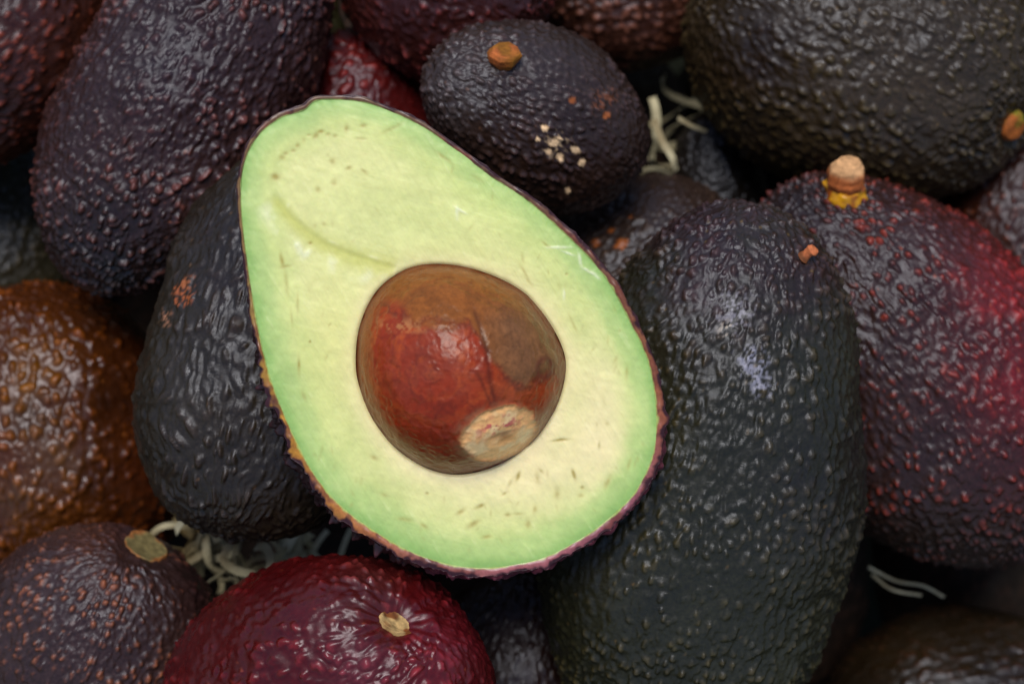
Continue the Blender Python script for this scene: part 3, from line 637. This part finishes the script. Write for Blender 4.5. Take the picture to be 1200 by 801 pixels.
# pigment
cp = np.ones((len(V), 1)) * lin((146, 44, 9))
sky_haze = np.exp(-(((x - 505) / 62) ** 2 + ((y - 415) / 62) ** 2))
cp = mixc(cp, lin((122, 56, 44)), sky_haze * (.62 + .5 * n2))  # purplish sky reflection painted into the pit colour
sw = np.sin(np.hypot((x - 508), (y - 420) * 1.05) / 5.2 + 3.2 * n1 + 2.2 * n2)
cp = mixc(cp, lin((188, 84, 34)), sm(.55, 1.0, sw + .5 * n3) * .30 * np.exp(-((np.hypot(x - 505, y - 425) - 58) / 30) ** 2))
cp = mixc(cp, lin((176, 76, 26)), .5 * sm(.15, .6, n2 + .5 * n3) * sm(350, 380, y) * sm(470, 400, y))
cp = mixc(cp, lin((92, 22, 8)), sm(440, 540, y + 20 * n2) * .7)  # shading of the pit's underside painted as darker colour
cp = mixc(cp, lin((160, 82, 44)), np.exp(-(((x - 600) / 36) ** 2 + ((y - 450) / 18) ** 2)) * .6)
vein = 1 - np.abs(fbm(P3 * np.array([1, .8, 1]), 22, 530, 3)) * 5
cp = mixc(cp, lin((70, 22, 14)), np.clip(vein, 0, 1) * .28)
vein2 = 1 - np.abs(fbm(P3 * np.array([.9, 1.2, 1]), 14, 560, 3)) * 7
cp = mixc(cp, lin((184, 96, 56)), np.clip(vein2, 0, 1) * .12)
# tan papery coat: cap and right shoulder
bl = np.interp(x, [420, 450, 480, 520, 548, 575, 600, 640, 665], [352, 356, 366, 380, 372, 418, 446, 440, 430]) + 11 * n2 + 8 * n3
coat = sm(9, -7, y - bl + 9 * n3)
coat = coat * (1 - .85 * sm(0, 1, np.exp(-(((x - 452) / 22) ** 2 + ((y - 368) / 20) ** 2)) * 1.5))
tan = mixc(np.ones((len(V), 1)) * lin((132, 76, 30)), lin((118, 78, 48)), sm(545, 600, x + 10 * n2) * sm(340, 380, y))
tan = tan * (1 + .28 * n2 + .26 * n3 + .2 * fbm(P3, 2.6, 570))[:, None]
cp = cp * (1 - coat[:, None]) + tan * coat[:, None]
cp = mixc(cp, lin((80, 30, 22)), np.exp(-((y - bl) / 5) ** 2) * .55 * sm(-.2, .3, n3 + .2) * (x < 660))
cp = mixc(cp, lin((176, 116, 72)), np.exp(-(((x - 475) / 34) ** 2 + ((y - 378) / 8) ** 2)) * sm(-.1, .3, n3) * .8)
eg = np.hypot(V[:, 0], V[:, 1]) / np.maximum(np.interp(np.arctan2(V[:, 1], V[:, 0]) % (2 * math.pi), TH, RP, period=2 * math.pi), 1)
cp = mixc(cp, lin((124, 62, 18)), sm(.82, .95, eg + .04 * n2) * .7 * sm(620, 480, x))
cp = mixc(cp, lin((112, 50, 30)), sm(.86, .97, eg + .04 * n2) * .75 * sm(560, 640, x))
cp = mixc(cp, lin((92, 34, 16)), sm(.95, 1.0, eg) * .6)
cp = mixc(cp, lin((58, 20, 12)), fur * .55); cp = mixc(cp, lin((64, 24, 14)), fur2 * .5)
scm = sm(1.10, .86, es) * top
scc = mixc(np.ones((len(V), 1)) * lin((252, 192, 126)), lin((255, 216, 158)), sm(-.2, .4, n2))
scc = mixc(scc, lin((190, 70, 84)), 1.2 * np.exp(-(((ex - 2) / 28) ** 2 + ((ey + 10) / 10) ** 2)) * sm(-.1, .3, n3) * .9)
scc = mixc(scc, lin((150, 88, 40)), np.exp(-(((ex - 6) / 9) ** 2 + ((ey - 7) / 6) ** 2)) * .7)
scc = mixc(scc, lin((174, 100, 60)), np.exp(-(((ex - 0) / 20) ** 2 + ((ey - 2) / 2.2) ** 2)) * .7)
scc = scc * (1 + .10 * n3)[:, None]
cp = cp * (1 - scm[:, None]) + scc * scm[:, None]
cp = mixc(cp, lin((150, 104, 72)), np.exp(-((es - 1.15) / .12) ** 2) * .5 * sm(-.3, .4, n2 + .2) * top)
cp = mixc(cp, lin((92, 36, 34)), np.exp(-((np.hypot((x - 636), (y - 428) * .8) - 9) / 3) ** 2) * .6)
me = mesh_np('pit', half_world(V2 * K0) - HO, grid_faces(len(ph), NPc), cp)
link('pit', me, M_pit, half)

# ------------------------------------------------------------------ floor darkened as gap shade, and wood wool
fz = zmin - .004
n = 60; gx, gy = np.meshgrid(np.linspace(-.9, .9, n), np.linspace(-.9, .9, n))
V = np.stack([gx.ravel(), gy.ravel(), 0 * gx.ravel()], 1); V[:, 2] = .002 * vnoise(V, .12, 5)
me = mesh_np('shade_floor', V, grid_faces(n, n, False)); me.materials.append(M_floor)
fo = bpy.data.objects.new('ground', me); C.objects.link(fo); fo.location = (0, 0, fz); fo['kind'] = 'structure'

def ribbon(pts, width, twist0, twist1, seed):
    """flat shaving along a path: 4 vertices per ring"""
    P = np.array(pts); m = len(P); T = np.gradient(P, axis=0); T /= np.linalg.norm(T, axis=1)[:, None] + 1e-9
    a = np.linspace(twist0, twist1, m)
    ref = np.array([.2, .3, 1.]); A = np.cross(T, ref); A /= np.linalg.norm(A, axis=1)[:, None] + 1e-9; B = np.cross(T, A)
    Wd = A * np.cos(a)[:, None] + B * np.sin(a)[:, None]; Nn = np.cross(T, Wd)
    w = width * .5; h = .00008
    R = np.stack([P + Wd * w + Nn * h, P - Wd * w + Nn * h, P - Wd * w - Nn * h, P + Wd * w - Nn * h], 1).reshape(-1, 3)
    q = grid_faces(m, 4); caps = np.array([[0, 1, 2, 3], [(m - 1) * 4 + 3, (m - 1) * 4 + 2, (m - 1) * 4 + 1, (m - 1) * 4]])
    return R, np.concatenate([q, caps])
rs = np.random.RandomState(12)
def curl(c0, rng, length, curlr):
    m = 26; t_ = np.linspace(0, 1, m); d = rng.normal(size=3); d[2] *= .35; d /= np.linalg.norm(d)
    e = np.cross(d, rng.normal(size=3)); e /= np.linalg.norm(e); g = np.cross(d, e)
    k = rng.uniform(.4, 1.6) * 2 * math.pi; p0 = rng.rand() * 6.28
    return c0 + d * ((t_ - .5) * length)[:, None] + e * (curlr * np.cos(k * t_ + p0))[:, None] + g * (curlr * np.sin(k * t_ + p0))[:, None]
def wool_mass(spots_, rng):
    VV, QQ, off = [], [], 0
    for (cx_, cy_, bk, sx_, sy_, n_) in spots_:
        for _ in range(n_):
            c0 = world_of(cx_ + rng.normal() * sx_, cy_ + rng.normal() * sy_, bk + rng.uniform(-.002, .010))
            pts = curl(c0, rng, rng.uniform(.012, .035), rng.uniform(.002, .006))
            R_, q_ = ribbon(pts, rng.uniform(.0009, .0026), rng.uniform(0, 6), rng.uniform(0, 6), 0)
            VV.append(R_); QQ.append(q_ + off); off += len(R_)
    return np.concatenate(VV), np.concatenate(QQ)
WB = {'gapL': .066}
Vw, Qw = wool_mass([(300, 650, .074, 48, 24, 30), (250, 610, .074, 20, 14, 8), (785, 165, .112, 14, 26, 6), (4, 705, .085, 12, 10, 4)], rs)
o0 = Vw.mean(0)
wo = link('wood_wool', mesh_np('wood_wool', Vw - o0, Qw, smooth=False), M_wool, None, o0); wo['kind'] = 'stuff'
wo['label'] = 'tangled pale wood wool packed in the gaps between the avocados'; wo['category'] = 'wood wool'
# single shavings that show
def strip(pxs, back, width, label, tw=(1.2, 1.8)):
    P = np.array([world_of(a, b, back + .002 + dz) for a, b, dz in pxs])
    m = 30; t_ = np.linspace(0, len(P) - 1, m); i = np.clip(np.floor(t_).astype(int), 0, len(P) - 2); f = (t_ - i)[:, None]
    g = lambda k: P[np.clip(k, 0, len(P) - 1)]
    S_ = .5 * (2 * g(i) + (g(i + 1) - g(i - 1)) * f + (2 * g(i - 1) - 5 * g(i) + 4 * g(i + 1) - g(i + 2)) * f ** 2 + (3 * g(i) - g(i - 1) - 3 * g(i + 1) + g(i + 2)) * f ** 3)
    R_, q_ = ribbon(S_, width, tw[0], tw[1], 0); o_ = R_.mean(0)
    ob = link('wood_shaving', mesh_np('wood_shaving', R_ - o_, q_, smooth=False), M_wool, None, o_)
    ob['label'] = label; ob['category'] = 'wood shaving'; ob['group'] = 'single wood shavings showing in the gaps'
strip([(232, 575, .004), (226, 590, .001), (216, 605, 0), (206, 622, .003)], .058, .0026, 'short broad white shaving just above the round stem scar', (.2, .5))
strip([(285, 618, .004), (268, 640, 0), (262, 656, 0), (278, 668, .001), (300, 674, .003), (312, 690, .006)], .058, .0020, 'pale shaving curled into an open loop beside the wine-red avocado', (.4, .9))
strip([(300, 640, .004), (312, 642, 0), (317, 660, 0), (313, 685, .004)], .057, .0020, 'pale shaving bent like a hook, right of the open loop', (.3, .7))
strip([(246, 600, .003), (248, 618, 0), (256, 634, .002)], .060, .0016, 'narrow cream shaving left of the loop, under the wrinkled black avocado', (.3, .5))
strip([(252, 622, .002), (264, 618, 0), (276, 617, .002)], .059, .0013, 'tiny bright level shaving between the narrow one and the loop', (1.2, 1.4))
strip([(795, 138, .002), (810, 147, 0), (828, 154, .002)], .083, .0010, 'slanting pale shaving in the dark gap right of the orange-stubbed avocado', (1.0, 1.3))
strip([(766, 140, .003), (776, 165, .0), (788, 185, 0), (792, 200, .003)], .084, .0017, 'broad grey shaving standing on end below the slanting one', (.2, .5))
strip([(1018, 664, .002), (1050, 680, 0), (1082, 686, 0), (1106, 699, .003)], .088, .0008, 'long thin greenish shaving in the gap at lower right', (1.1, 1.4))
strip([(1022, 672, .004), (1045, 690, .001), (1080, 697, .002)], .089, .0007, 'short thin shaving crossing under the long greenish one', (1.0, 1.3))
